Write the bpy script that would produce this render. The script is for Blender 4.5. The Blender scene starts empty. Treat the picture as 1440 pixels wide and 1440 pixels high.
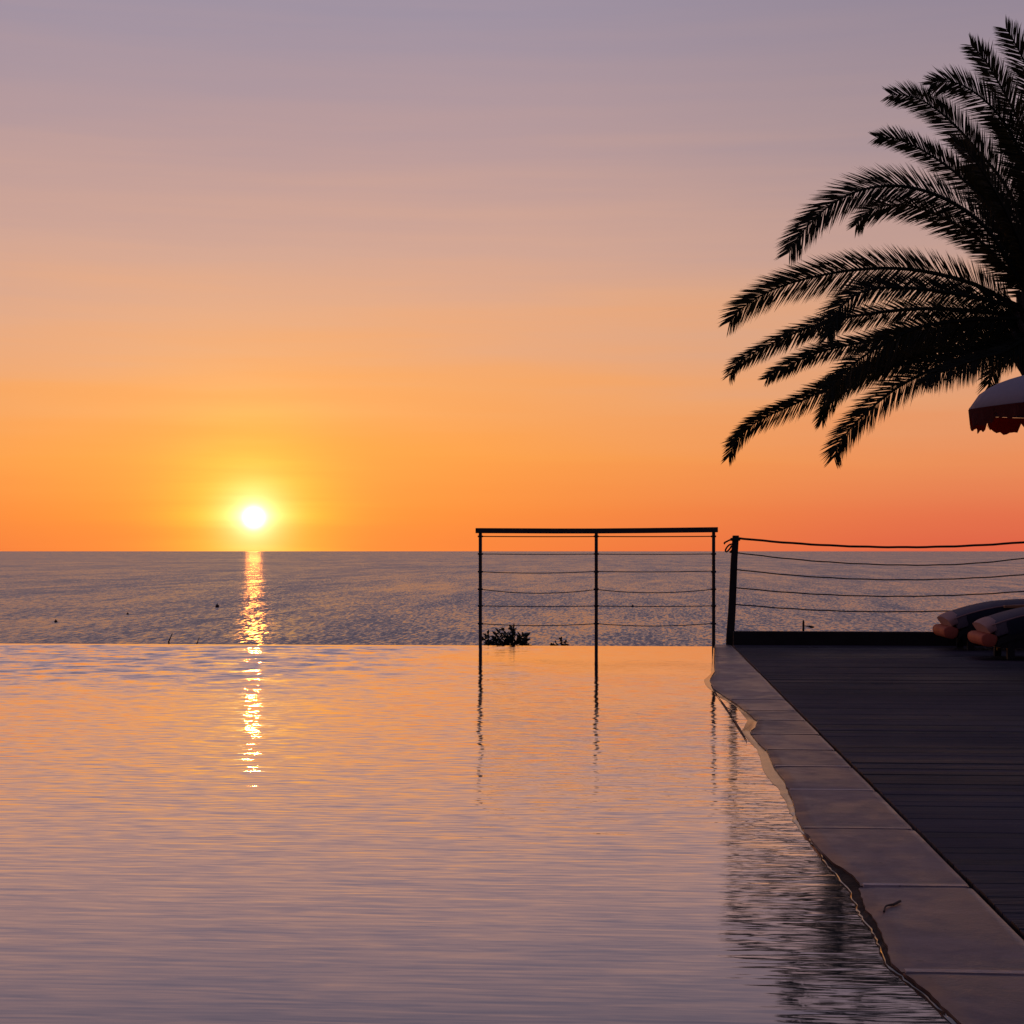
import bpy, math, random
from mathutils import Vector, Matrix, noise as mnoise

random.seed(11)
scene = bpy.context.scene
COL = scene.collection
R = math.radians

# ------------------------------------------------------------------ camera
F = 2400.0            # focal length in pixels of a 1440 px wide frame
H = 0.95              # eye height above the pool water
HOR = 775.0           # horizon row
YAW = math.atan((897 - 720) / F)     # the pool axis (+Y) vanishes at column 897
CS, SN = math.cos(YAW), math.sin(YAW)

cam_d = bpy.data.cameras.new('camera')
cam = bpy.data.objects.new('camera', cam_d)
COL.objects.link(cam)
cam.location = (0, 0, H)
cam.rotation_euler = (R(90), 0, YAW)
cam_d.sensor_width = 36.0
cam_d.lens = 36.0 * F / 1440.0
cam_d.shift_y = (HOR - 720) / 1440.0
cam_d.clip_start = 0.05
cam_d.clip_end = 120000
scene.camera = cam


def at_depth(px, py, d):
    a, c = (px - 720) / F * d, -(py - HOR) / F * d
    return Vector((a * CS - d * SN, a * SN + d * CS, H + c))


def on_z(px, py, z=0.0):
    return at_depth(px, py, (H - z) * F / (py - HOR))


def on_y(px, py, y):
    a = (px - 720) / F
    return at_depth(px, py, y / (a * SN + CS))


# ------------------------------------------------------------------ helpers
class MB:
    def __init__(self):
        self.v, self.f = [], []

    def add(self, vs, fs):
        o = len(self.v)
        self.v += [tuple(p) for p in vs]
        self.f += [tuple(i + o for i in q) for q in fs]

    def box(self, x0, x1, y0, y1, z0, z1):
        vs = [(x, y, z) for z in (z0, z1) for y in (y0, y1) for x in (x0, x1)]
        self.add(vs, [(0, 2, 3, 1), (4, 5, 7, 6), (0, 1, 5, 4), (2, 6, 7, 3), (0, 4, 6, 2), (1, 3, 7, 5)])

    def tube(self, pts, rad, n=8, caps=True):
        pts = [Vector(p) for p in pts]
        if not hasattr(rad, '__len__'):
            rad = [rad] * len(pts)
        rings = []
        ref = None
        for i, p in enumerate(pts):
            t = (pts[min(i + 1, len(pts) - 1)] - pts[max(i - 1, 0)]).normalized()
            if ref is None:
                ref = Vector((0, 0, 1)) if abs(t.z) < 0.9 else Vector((1, 0, 0))
            s = t.cross(ref).normalized()
            u = s.cross(t).normalized()
            ref = u
            rings.append([p + (s * math.cos(k * 2 * math.pi / n) + u * math.sin(k * 2 * math.pi / n)) * rad[i] for k in range(n)])
        vs = [q for r in rings for q in r]
        fs = []
        for i in range(len(pts) - 1):
            for k in range(n):
                a, b = i * n + k, i * n + (k + 1) % n
                fs.append((a, b, b + n, a + n))
        if caps:
            fs.append(tuple(range(n))[::-1])
            fs.append(tuple(range((len(pts) - 1) * n, len(pts) * n)))
        self.add(vs, fs)

    def beam(self, p, q, w, h):
        """rectangular bar from p to q, w across, h tall"""
        p, q = Vector(p), Vector(q)
        t = (q - p).normalized()
        ref = Vector((0, 0, 1)) if abs(t.z) < 0.9 else Vector((0, 1, 0))
        s = t.cross(ref).normalized() * (w / 2)
        u = s.cross(t).normalized() * (h / 2)
        vs = []
        for c in (p, q):
            vs += [c - s - u, c + s - u, c + s + u, c - s + u]
        self.add(vs, [(0, 1, 2, 3), (7, 6, 5, 4), (0, 4, 5, 1), (1, 5, 6, 2), (2, 6, 7, 3), (3, 7, 4, 0)])

    def ball(self, c, r, nu=12, nv=8, squash=1.0):
        vs, fs = [], []
        for j in range(nv + 1):
            th = math.pi * j / nv
            for i in range(nu):
                a = 2 * math.pi * i / nu
                vs.append((c[0] + r * math.sin(th) * math.cos(a), c[1] + r * math.sin(th) * math.sin(a), c[2] + r * squash * math.cos(th)))
        for j in range(nv):
            for i in range(nu):
                a, b = j * nu + i, j * nu + (i + 1) % nu
                fs.append((a, a + nu, b + nu, b))
        self.add(vs, fs)

    def build(self, name, mat=None, parent=None, smooth=False, bevel=0.0):
        me = bpy.data.meshes.new(name)
        me.from_pydata(self.v, [], self.f)
        me.validate()
        me.update()
        if smooth:
            for p in me.polygons:
                p.use_smooth = True
        ob = bpy.data.objects.new(name, me)
        COL.objects.link(ob)
        if mat:
            me.materials.append(mat)
        if parent:
            ob.parent = parent
            ob.matrix_parent_inverse = Matrix.Identity(4)
            # vertices are given in world space: move them into the parent's frame
            me.transform(parent_world(parent).inverted())
        if bevel:
            m = ob.modifiers.new('bevel', 'BEVEL')
            m.width = bevel
            m.segments = 2
            m.limit_method = 'ANGLE'
        return ob


def parent_world(o):
    m = Matrix.LocRotScale(o.location, o.rotation_euler, o.scale)
    return (parent_world(o.parent) @ m) if o.parent else m


def tag(o, label=None, cat=None, group=None, kind=None):
    if label:
        o['label'] = label
    if cat:
        o['category'] = cat
    if group:
        o['group'] = group
    if kind:
        o['kind'] = kind
    return o


def empty(name, loc, label, cat, group=None):
    o = bpy.data.objects.new(name, None)
    o.empty_display_size = 0.2
    COL.objects.link(o)
    o.location = loc
    return tag(o, label, cat, group)


def copy_thing(root, loc, label):
    """copy of a thing with copies of its parts and sub-parts"""
    r = root.copy()
    COL.objects.link(r)
    r.location = loc
    r['label'] = label

    def kids(src, dst):
        for ch in list(src.children):
            c = ch.copy()
            COL.objects.link(c)
            c.parent = dst
            kids(ch, c)
    kids(root, r)
    return r


def spline(pts, n):
    """Catmull-Rom through pts, n samples evenly along the length"""
    P = [Vector(p) for p in pts]
    P = [P[0] * 2 - P[1]] + P + [P[-1] * 2 - P[-2]]
    dense = []
    for i in range(1, len(P) - 2):
        for k in range(24):
            t = k / 24
            a, b, c, d = P[i - 1], P[i], P[i + 1], P[i + 2]
            dense.append(0.5 * ((2 * b) + (c - a) * t + (2 * a - 5 * b + 4 * c - d) * t * t + (3 * b - a - 3 * c + d) * t ** 3))
    dense.append(P[-2])
    L = [0.0]
    for i in range(1, len(dense)):
        L.append(L[-1] + (dense[i] - dense[i - 1]).length)
    out, j = [], 0
    for k in range(n):
        s = L[-1] * k / (n - 1)
        while j < len(L) - 2 and L[j + 1] < s:
            j += 1
        w = (s - L[j]) / max(1e-9, L[j + 1] - L[j])
        out.append(dense[j].lerp(dense[j + 1], min(1, max(0, w))))
    return out


# ------------------------------------------------------------------ node helpers
class NT:
    def __init__(self, tree):
        self.t = tree
        self.n = tree.nodes
        self.l = tree.links

    def new(self, typ, **kw):
        n = self.n.new(typ)
        for k, v in kw.items():
            setattr(n, k, v)
        return n

    def put(self, sock, val):
        if isinstance(val, bpy.types.NodeSocket):
            self.l.new(val, sock)
        elif val is not None:
            sock.default_value = val

    def math(self, op, a, b=None, c=None, clamp=False):
        n = self.new('ShaderNodeMath', operation=op, use_clamp=clamp)
        for s, v in zip(n.inputs, (a, b, c)):
            self.put(s, v)
        return n.outputs[0]

    def vmath(self, op, a, b=None):
        n = self.new('ShaderNodeVectorMath', operation=op)
        self.put(n.inputs[0], a)
        if b is not None:
            self.put(n.inputs[1], b)
        return n.outputs['Value'] if op in ('LENGTH', 'DOT_PRODUCT', 'DISTANCE') else n.outputs[0]

    def noise(self, vec, scale, detail=2.0, rough=0.5, dist=0.0, col=False):
        n = self.new('ShaderNodeTexNoise')
        self.put(n.inputs['Vector'], vec)
        n.inputs['Scale'].default_value = scale
        n.inputs['Detail'].default_value = detail
        n.inputs['Roughness'].default_value = rough
        n.inputs['Distortion'].default_value = dist
        return n.outputs['Color' if col else 'Fac']

    def ramp(self, fac, stops, interp='LINEAR'):
        n = self.new('ShaderNodeValToRGB')
        cr = n.color_ramp
        cr.interpolation = interp
        while len(cr.elements) < len(stops):
            cr.elements.new(0.5)
        for e, (p, c) in zip(cr.elements, stops):
            e.position = p
            e.color = (c, c, c, 1) if not hasattr(c, '__len__') else (c[0], c[1], c[2], 1)
        self.put(n.inputs[0], fac)
        return n.outputs[0]

    def maprange(self, v, a, b, c=0.0, d=1.0, smooth=True):
        n = self.new('ShaderNodeMapRange', interpolation_type='SMOOTHSTEP' if smooth else 'LINEAR')
        self.put(n.inputs[0], v)
        for i, x in enumerate((a, b, c, d)):
            n.inputs[1 + i].default_value = x
        return n.outputs[0]

    def mix(self, fac, a, b, blend='MIX'):
        n = self.new('ShaderNodeMix', data_type='RGBA', blend_type=blend)
        self.put(n.inputs[0], fac)
        self.put(n.inputs[6], a)
        self.put(n.inputs[7], b)
        return n.outputs[2]

    def mapping(self, vec, scale=(1, 1, 1), rot=(0, 0, 0), loc=(0, 0, 0)):
        n = self.new('ShaderNodeMapping')
        self.put(n.inputs[0], vec)
        n.inputs['Scale'].default_value = scale
        n.inputs['Rotation'].default_value = rot
        n.inputs['Location'].default_value = loc
        return n.outputs[0]


def s2l(r, g, b):
    f = lambda c: (c / 255) / 12.92 if c / 255 <= 0.04045 else ((c / 255 + 0.055) / 1.055) ** 2.4
    return (f(r), f(g), f(b), 1.0)


def material(name):
    m = bpy.data.materials.new(name)
    m.use_nodes = True
    t = NT(m.node_tree)
    b = m.node_tree.nodes['Principled BSDF']
    return m, t, b


def simple(name, color, rough=0.6, metal=0.0, vary=0.25, scale=6.0, bump=0.0, bscale=40.0, spec=0.5):
    m, t, b = material(name)
    co = t.new('ShaderNodeTexCoord').outputs['Object']
    n = t.noise(co, scale, 5, 0.6)
    dark = tuple(c * (1 - vary) for c in color[:3]) + (1,)
    lite = tuple(min(1, c * (1 + vary)) for c in color[:3]) + (1,)
    t.put(b.inputs['Base Color'], t.mix(n, dark, lite))
    t.put(b.inputs['Roughness'], t.maprange(t.noise(co, scale * 2.3, 3), 0.3, 0.7, max(0.02, rough - 0.1), min(1, rough + 0.1)))
    b.inputs['Metallic'].default_value = metal
    b.inputs['Specular IOR Level'].default_value = spec
    if bump:
        bn = t.new('ShaderNodeBump')
        bn.inputs['Distance'].default_value = bump
        t.put(bn.inputs['Height'], t.noise(co, bscale, 4))
        t.put(b.inputs['Normal'], bn.outputs[0])
    return m


# ------------------------------------------------------------------ sky
SUN_PX = (357, 728)
sun_dir = (at_depth(*SUN_PX, 1.0) - Vector((0, 0, H))).normalized()
SUN_EL = math.asin(sun_dir.z)
SUN_AZ = math.atan2(sun_dir.x, sun_dir.y)      # clockwise from +Y

world = bpy.data.worlds.new('World')
scene.world = world
world.use_nodes = True
wt = NT(world.node_tree)
wt.n.clear()
gen = wt.new('ShaderNodeTexCoord').outputs['Generated']
dirn = wt.vmath('NORMALIZE', gen)
sep = wt.new('ShaderNodeSeparateXYZ')
wt.put(sep.inputs[0], dirn)
X, Y, Z = sep.outputs
elev = wt.math('MULTIPLY', wt.math('ARCSINE', Z), 180 / math.pi)         # degrees
# thin streaks of high cloud: bend the elevation a little with flat, long noise
streak = wt.noise(wt.mapping(dirn, (2.2, 2.2, 34.0), loc=(3.1, 0.4, 0)), 1.0, 4, 0.55)
streak2 = wt.noise(wt.mapping(dirn, (5.0, 5.0, 95.0), loc=(0.7, 2.4, 0)), 1.0, 3, 0.5)
st = wt.math('ADD', wt.math('MULTIPLY', wt.math('SUBTRACT', streak, 0.5), 3.6), wt.math('MULTIPLY', wt.math('SUBTRACT', streak2, 0.5), 1.8))
st = wt.math('MULTIPLY', st, wt.maprange(elev, 0.5, 7.0, 0.1, 1.0))
e2 = wt.math('ADD', elev, st)
u = wt.math('DIVIDE', e2, 30.0, clamp=True)
warm = wt.ramp(u, [                       # the sky over the sun's side
    (0.0 / 30, s2l(250, 132, 62)),
    (1.2 / 30, s2l(253, 144, 64)),
    (3.0 / 30, s2l(252, 162, 78)),
    (5.4 / 30, s2l(245, 168, 104)),
    (7.7 / 30, s2l(228, 170, 134)),
    (10.0 / 30, s2l(210, 166, 148)),
    (13.5 / 30, s2l(182, 154, 156)),
    (17.9 / 30, s2l(159, 146, 162)),
    (30.0 / 30, s2l(114, 110, 138)),
])
cool = wt.ramp(u, [                       # away from the sun
    (0.0 / 30, s2l(222, 98, 70)),
    (1.2 / 30, s2l(228, 114, 76)),
    (3.0 / 30, s2l(234, 142, 90)),
    (5.4 / 30, s2l(228, 158, 114)),
    (7.7 / 30, s2l(212, 162, 134)),
    (10.0 / 30, s2l(192, 156, 146)),
    (13.5 / 30, s2l(166, 144, 149)),
    (17.9 / 30, s2l(146, 134, 151)),
    (30.0 / 30, s2l(106, 103, 131)),
])
# azimuth distance from the sun in degrees
sx, sy = math.sin(SUN_AZ), math.cos(SUN_AZ)
hor = wt.math('SQRT', wt.math('ADD', wt.math('MULTIPLY', X, X), wt.math('MULTIPLY', Y, Y)))
cosaz = wt.math('DIVIDE', wt.math('ADD', wt.math('MULTIPLY', X, sx), wt.math('MULTIPLY', Y, sy)), wt.math('MAXIMUM', hor, 1e-4))
az = wt.math('MULTIPLY', wt.math('ARCCOSINE', wt.math('MINIMUM', wt.math('MAXIMUM', cosaz, -0.999999), 0.999999)), 180 / math.pi)
base = wt.mix(wt.maprange(az, 5.0, 26.0), warm, cool)
# the eastern half and the zenith are dim
zen = wt.maprange(elev, 22.0, 75.0)
base = wt.mix(zen, base, s2l(66, 70, 104))
back = wt.maprange(az, 45.0, 140.0)
base = wt.mix(back, base, wt.ramp(u, [(0.0, s2l(74, 70, 98)), (0.3, s2l(98, 84, 108)), (1.0, s2l(60, 63, 92))]))
# aureole and disc
cosang = wt.vmath('DOT_PRODUCT', dirn, tuple(sun_dir))
ang = wt.math('MULTIPLY', wt.math('ARCCOSINE', wt.math('MINIMUM', cosang, 0.9999999)), 180 / math.pi)


def gauss(sig, amp):
    q = wt.math('DIVIDE', ang, sig)
    return wt.math('MULTIPLY', wt.math('POWER', math.e, wt.math('MULTIPLY', wt.math('MULTIPLY', q, q), -0.5)), amp)


def tint(fac, col):
    n = wt.new('ShaderNodeVectorMath', operation='SCALE')
    n.inputs[0].default_value = col[:3]
    wt.put(n.inputs['Scale'], fac)
    return n.outputs[0]


glow = wt.vmath('ADD', tint(gauss(4.2, 0.13), (1.0, 0.62, 0.0)), tint(gauss(1.75, 0.37), (1.0, 0.93, 0.03)))
glow = wt.vmath('ADD', glow, tint(gauss(0.75, 0.50), (1.0, 1.0, 0.60)))
glow = wt.vmath('ADD', glow, tint(gauss(0.36, 0.8), (1.0, 0.95, 0.70)))
disc = tint(wt.math('MULTIPLY', wt.math('POWER', wt.maprange(ang, 0.10, 0.62, 1.0, 0.0), 2.2), 8.0), (1.0, 0.64, 0.20))
above = wt.maprange(elev, -0.6, -0.1)
glow = wt.vmath('MULTIPLY', glow, wt.mix(wt.maprange(wt.math('ADD', wt.math('MULTIPLY', streak, 0.6), wt.math('MULTIPLY', streak2, 0.4)), 0.35, 0.65), (0.78, 0.78, 0.78, 1), (1.18, 1.18, 1.18, 1)))
skyc = wt.vmath('ADD', wt.vmath('ADD', base, glow), disc)
# a trace of the physical sky on top
nish = wt.new('ShaderNodeTexSky', sky_type='NISHITA')
nish.sun_disc = False
nish.sun_elevation = SUN_EL
nish.sun_rotation = SUN_AZ
nish.dust_density = 4.0
nish.air_density = 1.5
skyc = wt.vmath('ADD', skyc, tint_n := wt.vmath('MULTIPLY', nish.outputs[0], (0.004, 0.004, 0.004)))
skyc = wt.mix(above, s2l(60, 48, 56), skyc)
bg = wt.new('ShaderNodeBackground')
wt.put(bg.inputs['Color'], skyc)
bg.inputs['Strength'].default_value = 1.0
wo = wt.new('ShaderNodeOutputWorld')
wt.l.new(bg.outputs[0], wo.inputs['Surface'])

sun_l = bpy.data.lights.new('sun', 'SUN')
sun_l.energy = 0.10
sun_l.angle = R(0.5)
sun_l.color = (1.0, 0.27, 0.035)
sun = bpy.data.objects.new('sun', sun_l)
COL.objects.link(sun)
sun.rotation_euler = sun_dir.to_track_quat('Z', 'Y').to_euler()
sun.location = (-3, 30, 8)

# ------------------------------------------------------------------ layout
YF = on_z(1003, 909, 0).y            # the overflow edge of the pool
XD = on_z(1027, 908, 0).x + 0.005    # left edge of the timber deck
XL = -14.0                           # pool's far left side
Y0 = 1.7                             # near end of the pool
SEA = -6.0

# ------------------------------------------------------------------ sea
def sea_material():
    m, t, b = material('sea_water')
    geo = t.new('ShaderNodeNewGeometry').outputs['Position']
    # wave slopes at every size from gusts to ripples; the seaward-running fronts lean to the shore
    na = t.noise(t.mapping(geo, (1.5, 0.22, 1)), 1.0, 5, 0.72, 0.3)
    nb = t.noise(t.mapping(geo, (0.060, 0.0075, 1), loc=(7, 3, 0)), 1.0, 5, 0.66, 0.4)
    nc = t.noise(t.mapping(geo, (3.4, 0.50, 1), loc=(2, 8, 0)), 1.0, 4, 0.72)
    nx = t.noise(t.mapping(geo, (0.9, 0.2, 1), loc=(40, 21, 0)), 1.0, 5, 0.65)
    nd = t.noise(t.mapping(geo, (0.26, 0.034, 1), loc=(17, 5, 0)), 1.0, 5, 0.7, 0.3)
    ne = t.noise(t.mapping(geo, (0.016, 0.0014, 1), loc=(3, 15, 0)), 1.0, 4, 0.65)
    k = 0.0
    for q, amp in ((na, 0.55), (nb, 0.34), (nc, 0.95), (nd, 0.36), (ne, 0.12)):
        k = t.math('ADD', k, t.math('MULTIPLY', t.math('SUBTRACT', q, 0.5), amp))
    sy_ = t.math('MINIMUM', t.math('MAXIMUM', t.math('ADD', k, 0.105), -0.02), 0.185)
    sx_ = t.math('MULTIPLY', t.math('SUBTRACT', nx, 0.5), 0.36)
    cb = t.new('ShaderNodeCombineXYZ')
    t.put(cb.inputs[0], sx_)
    t.put(cb.inputs[1], t.math('MULTIPLY', sy_, -1.0))
    cb.inputs[2].default_value = 1.0
    t.put(b.inputs['Normal'], t.vmath('NORMALIZE', cb.outputs[0]))
    b.inputs['Base Color'].default_value = (0.098, 0.036, 0.050, 1)
    b.inputs['Roughness'].default_value = 0.22
    b.inputs['IOR'].default_value = 1.46
    return m


mb = MB()
rings = [60, 300, 1500, 8000, 60000]
nseg = 96
vs, fs = [], []
for r in rings:
    for k in range(nseg):
        a = 2 * math.pi * k / nseg
        vs.append((r * math.cos(a), 90 + r * math.sin(a), SEA))
vs.append((0, 90, SEA))
for i in range(len(rings) - 1):
    for k in range(nseg):
        a, c = i * nseg + k, i * nseg + (k + 1) % nseg
        fs.append((a, a + nseg, c + nseg, c))
for k in range(nseg):
    fs.append((len(vs) - 1, k, (k + 1) % nseg))
mb.add(vs, fs)
tag(mb.build('sea', sea_material()), 'wide mauve sea ruffled by small waves under the sunset', kind='structure')

# ------------------------------------------------------------------ ground
ground_m = simple('dry_ground', (0.10, 0.08, 0.055), 0.95, vary=0.4, scale=1.3, bump=0.03, bscale=5)
mb = MB()
xs = [-3000, -600, -150] + [-60 + 4 * i for i in range(31)] + [150, 600, 3000]
ys = [-3000, -600, -120, -60, -30, -10, 0, 6, 12, 16, 18, 20, 22, 25, 28, 32, 36, 42, 50, 60, 75]


def gz(x, y):
    if y < 18:
        return -1.5
    t = (y - 18) / 42
    z = -1.5 - 5.2 * min(1, t) - max(0, t - 1) * 4
    return z + 0.12 * mnoise.noise(Vector((x * 0.3, y * 0.3, 0)))


idx = {}
vs, fs = [], []
for j, y in enumerate(ys):
    for i, x in enumerate(xs):
        idx[i, j] = len(vs)
        vs.append((x, y, gz(x, y)))
for j in range(len(ys) - 1):
    for i in range(len(xs) - 1):
        fs.append((idx[i, j], idx[i + 1, j], idx[i + 1, j + 1], idx[i, j + 1]))
mb.add(vs, fs)
tag(mb.build('ground', ground_m, smooth=True), 'dry sloping ground falling from the pool to the sea', kind='structure')

# ------------------------------------------------------------------ pool water
def pool_material():
    m, t, b = material('pool_water')
    geo = t.new('ShaderNodeNewGeometry').outputs['Position']
    sp = t.new('ShaderNodeSeparateXYZ')
    t.put(sp.inputs[0], geo)
    px, py = sp.outputs[0], sp.outputs[1]
    wob = t.noise(geo, 0.45, 3, 0.55)
    wobc = t.math('SUBTRACT', wob, 0.5)
    # wind patch on the far left, calm water on the far right
    yy = t.math('ADD', py, t.math('MULTIPLY', wobc, 7.0))
    xx = t.math('ADD', px, t.math('MULTIPLY', wobc, 5.0))
    ruff = t.math('MULTIPLY', t.maprange(yy, 9.0, 14.0), t.maprange(xx, -0.6, -3.6))
    calm = t.math('MULTIPLY', t.maprange(yy, 9.0, 14.0), t.maprange(xx, -1.8, 0.2))
    lip = t.maprange(py, YF - 0.35, YF - 0.06, 1.0, 0.1)
    # wave slopes: fine crests lying across the view, slower swell, wind chop
    def sl(scale, rot, loc, det, amp, dist=0.4, rough=0.5):
        q = t.noise(t.mapping(geo, scale, rot=(0, 0, R(rot)), loc=loc), 1.0, det, rough, dist)
        return t.math('MULTIPLY', t.math('SUBTRACT', q, 0.5), amp)
    near = t.maprange(py, 2.5, 9.0, 0.50, 1.0)
    quiet = t.math('MULTIPLY', t.math('SUBTRACT', 1.0, t.math('MULTIPLY', calm, 0.80)), t.math('MULTIPLY', near, lip))
    f1 = sl((2.6, 30.0, 1), 3, (0, 0, 0), 2, 0.150, 0.8, 0.5)
    f2 = t.math('MULTIPLY', sl((8.0, 52.0, 1), -5, (4, 1, 0), 2, 0.25, 0.5), t.maprange(py, 3.0, 8.0, 0.25, 1.1))
    md = t.math('ADD', sl((1.6, 3.6, 1), -8, (1, 9, 0), 2, 0.016), 0.010)
    sy_ = t.math('MULTIPLY', t.math('ADD', t.math('ADD', f1, f2), md), quiet)
    cy = t.math('ADD', sl((3.0, 3.2, 1), 20, (2, 5, 0), 4, 0.60, 0.4, 0.66), 0.060)
    sy_ = t.math('ADD', sy_, t.math('MULTIPLY', t.math('MULTIPLY', cy, ruff), lip))
    sx_ = t.math('MULTIPLY', t.math('ADD', sl((5.0, 12.0, 1), 12, (9, 4, 0), 2, 0.07), sl((1.3, 2.2, 1), -15, (3, 7, 0), 1, 0.03)), quiet)
    cb = t.new('ShaderNodeCombineXYZ')
    t.put(cb.inputs[0], sx_)
    t.put(cb.inputs[1], t.math('MULTIPLY', sy_, -1.0))
    cb.inputs[2].default_value = 1.0
    nrm = t.vmath('NORMALIZE', cb.outputs[0])
    b.inputs['Base Color'].default_value = (0.020, 0.036, 0.038, 1)
    b.inputs['Roughness'].default_value = 1.0
    b.inputs['Specular IOR Level'].default_value = 0.0
    gl = t.new('ShaderNodeBsdfGlossy')
    gl.inputs['Roughness'].default_value = 0.032
    gl.inputs['Color'].default_value = (1.0, 0.94, 0.98, 1)
    t.put(gl.inputs['Normal'], nrm)
    lw = t.new('ShaderNodeLayerWeight')
    lw.inputs['Blend'].default_value = 0.5
    t.put(lw.inputs['Normal'], nrm)
    fr = t.maprange(lw.outputs['Facing'], 0.55, 0.96, 0.03, 0.88)
    mx = t.new('ShaderNodeMixShader')
    t.put(mx.inputs[0], fr)
    t.l.new(b.outputs[0], mx.inputs[1])
    t.l.new(gl.outputs[0], mx.inputs[2])
    t.l.new(mx.outputs[0], m.node_tree.nodes['Material Output'].inputs['Surface'])
    return m


mb = MB()
mb.box(XL, XD - 0.02, Y0, YF, -0.6, 0.0)
tag(mb.build('pool_water', pool_material()), 'still pool water with fine ripples mirroring the sunset', kind='structure')

# ------------------------------------------------------------------ coping (pavement along the pool)
def stone_material(name, base, wet):
    m, t, b = material(name)
    geo = t.new('ShaderNodeNewGeometry').outputs['Position']
    big = t.noise(geo, 1.7, 5, 0.6, 0.4)
    mid = t.noise(geo, 9.0, 5, 0.65)
    fin = t.noise(geo, 90.0, 3, 0.6)
    a = tuple(c * 0.58 for c in base) + (1,)
    c1 = tuple(c * 1.2 for c in base) + (1,)
    c = t.mix(t.maprange(big, 0.38, 0.64), a, c1)
    c = t.mix(t.math('MULTIPLY', t.maprange(mid, 0.45, 0.75), 0.35), c, tuple(x * 0.6 for x in base) + (1,))
    c = t.mix(t.math('MULTIPLY', fin, 0.35), c, tuple(x * 1.35 for x in base) + (1,))
    pale = t.maprange(t.noise(t.mapping(geo, (1, 1, 1), loc=(4, 9, 0)), 3.2, 6, 0.7, 0.6), 0.50, 0.66)
    c = t.mix(t.math('MULTIPLY', pale, 0.38), c, tuple(x * y for x, y in zip(base, (1.75, 1.6, 1.45))) + (1,))
    spots = t.maprange(t.noise(geo, 34.0, 2, 0.5), 0.70, 0.76)
    c = t.mix(t.math('MULTIPLY', spots, 0.55), c, tuple(x * 0.25 for x in base) + (1,))
    isl = t.new('ShaderNodeNewGeometry').outputs['Random Per Island']
    hs = t.new('ShaderNodeHueSaturation')
    t.put(hs.inputs['Color'], c)
    t.put(hs.inputs['Value'], t.math('ADD', t.math('MULTIPLY', isl, 0.5), 0.75))
    t.put(b.inputs['Base Color'], hs.outputs[0])
    t.put(b.inputs['Roughness'], t.maprange(t.math('ADD', big, t.math('MULTIPLY', t.math('SUBTRACT', mid, 0.5), 0.5)), 0.35, 0.65, wet - 0.06, wet + 0.14))
    bn = t.new('ShaderNodeBump')
    bn.inputs['Distance'].default_value = 0.004
    t.put(bn.inputs['Height'], t.math('ADD', mid, t.math('MULTIPLY', fin, 0.3)))
    t.put(b.inputs['Normal'], bn.outputs[0])
    return m


stone_m = stone_material('coping_stone', (0.190, 0.128, 0.118), 0.42)
rim_m = stone_material('wet_stone_rim', (0.048, 0.030, 0.022), 0.75)
rim_m.node_tree.nodes['Principled BSDF'].inputs['Specular IOR Level'].default_value = 0.12
rim_m.node_tree.nodes['Bump'].inputs['Distance'].default_value = 0.015
grout_m = stone_material('grout_painted_sheen', (0.36, 0.29, 0.27), 0.35)  # wet sky sheen along the joints, painted in as a pale grout colour

T_PX = [(1006, 909), (1005, 928), (1005, 946), (998, 956), (1003, 967), (1019, 978), (1036, 989), (1054, 1003), (1065, 1013),
        (1061, 1024), (1055, 1029), (1065, 1042), (1079, 1055), (1088, 1077), (1103, 1096), (1109, 1111), (1116, 1129),
        (1120, 1146), (1128, 1164), (1141, 1179), (1157, 1195), (1178, 1210), (1217, 1229), (1224, 1241), (1218, 1254),
        (1227, 1271), (1242, 1292), (1253, 1325), (1264, 1356), (1286, 1377), (1307, 1394), (1326, 1415), (1345, 1431), (1356, 1442)]
B_PX = [(1004, 909), (1003, 928), (1003, 946), (996, 956), (1001, 967), (1017, 978), (1034, 989), (1052, 1003), (1063, 1013),
        (1058, 1024), (1052, 1029), (1062, 1042), (1076, 1055), (1085, 1077), (1100, 1096), (1106, 1111), (1112, 1129),
        (1116, 1146), (1124, 1164), (1137, 1181), (1150, 1198), (1158, 1213), (1174, 1231), (1186, 1246), (1197, 1260),
        (1206, 1288), (1224, 1309), (1234, 1330), (1244, 1356), (1266, 1377), (1297, 1401), (1318, 1419), (1334, 1434), (1342, 1442)]
ZC = 0.014


def edge_fn(pts, z):
    q = sorted([(p.y, p.x) for p in (on_z(a, c, z) for a, c in pts)])

    def f(y):
        if y <= q[0][0]:
            return q[0][1] + 0.03 * mnoise.noise(Vector((y * 2.0, 0, 5)))
        if y >= q[-1][0]:
            return q[-1][1]
        for (y0, x0), (y1, x1) in zip(q, q[1:]):
            if y0 <= y <= y1:
                return x0 + (x1 - x0) * (y - y0) / max(1e-6, y1 - y0)
    return f


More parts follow.
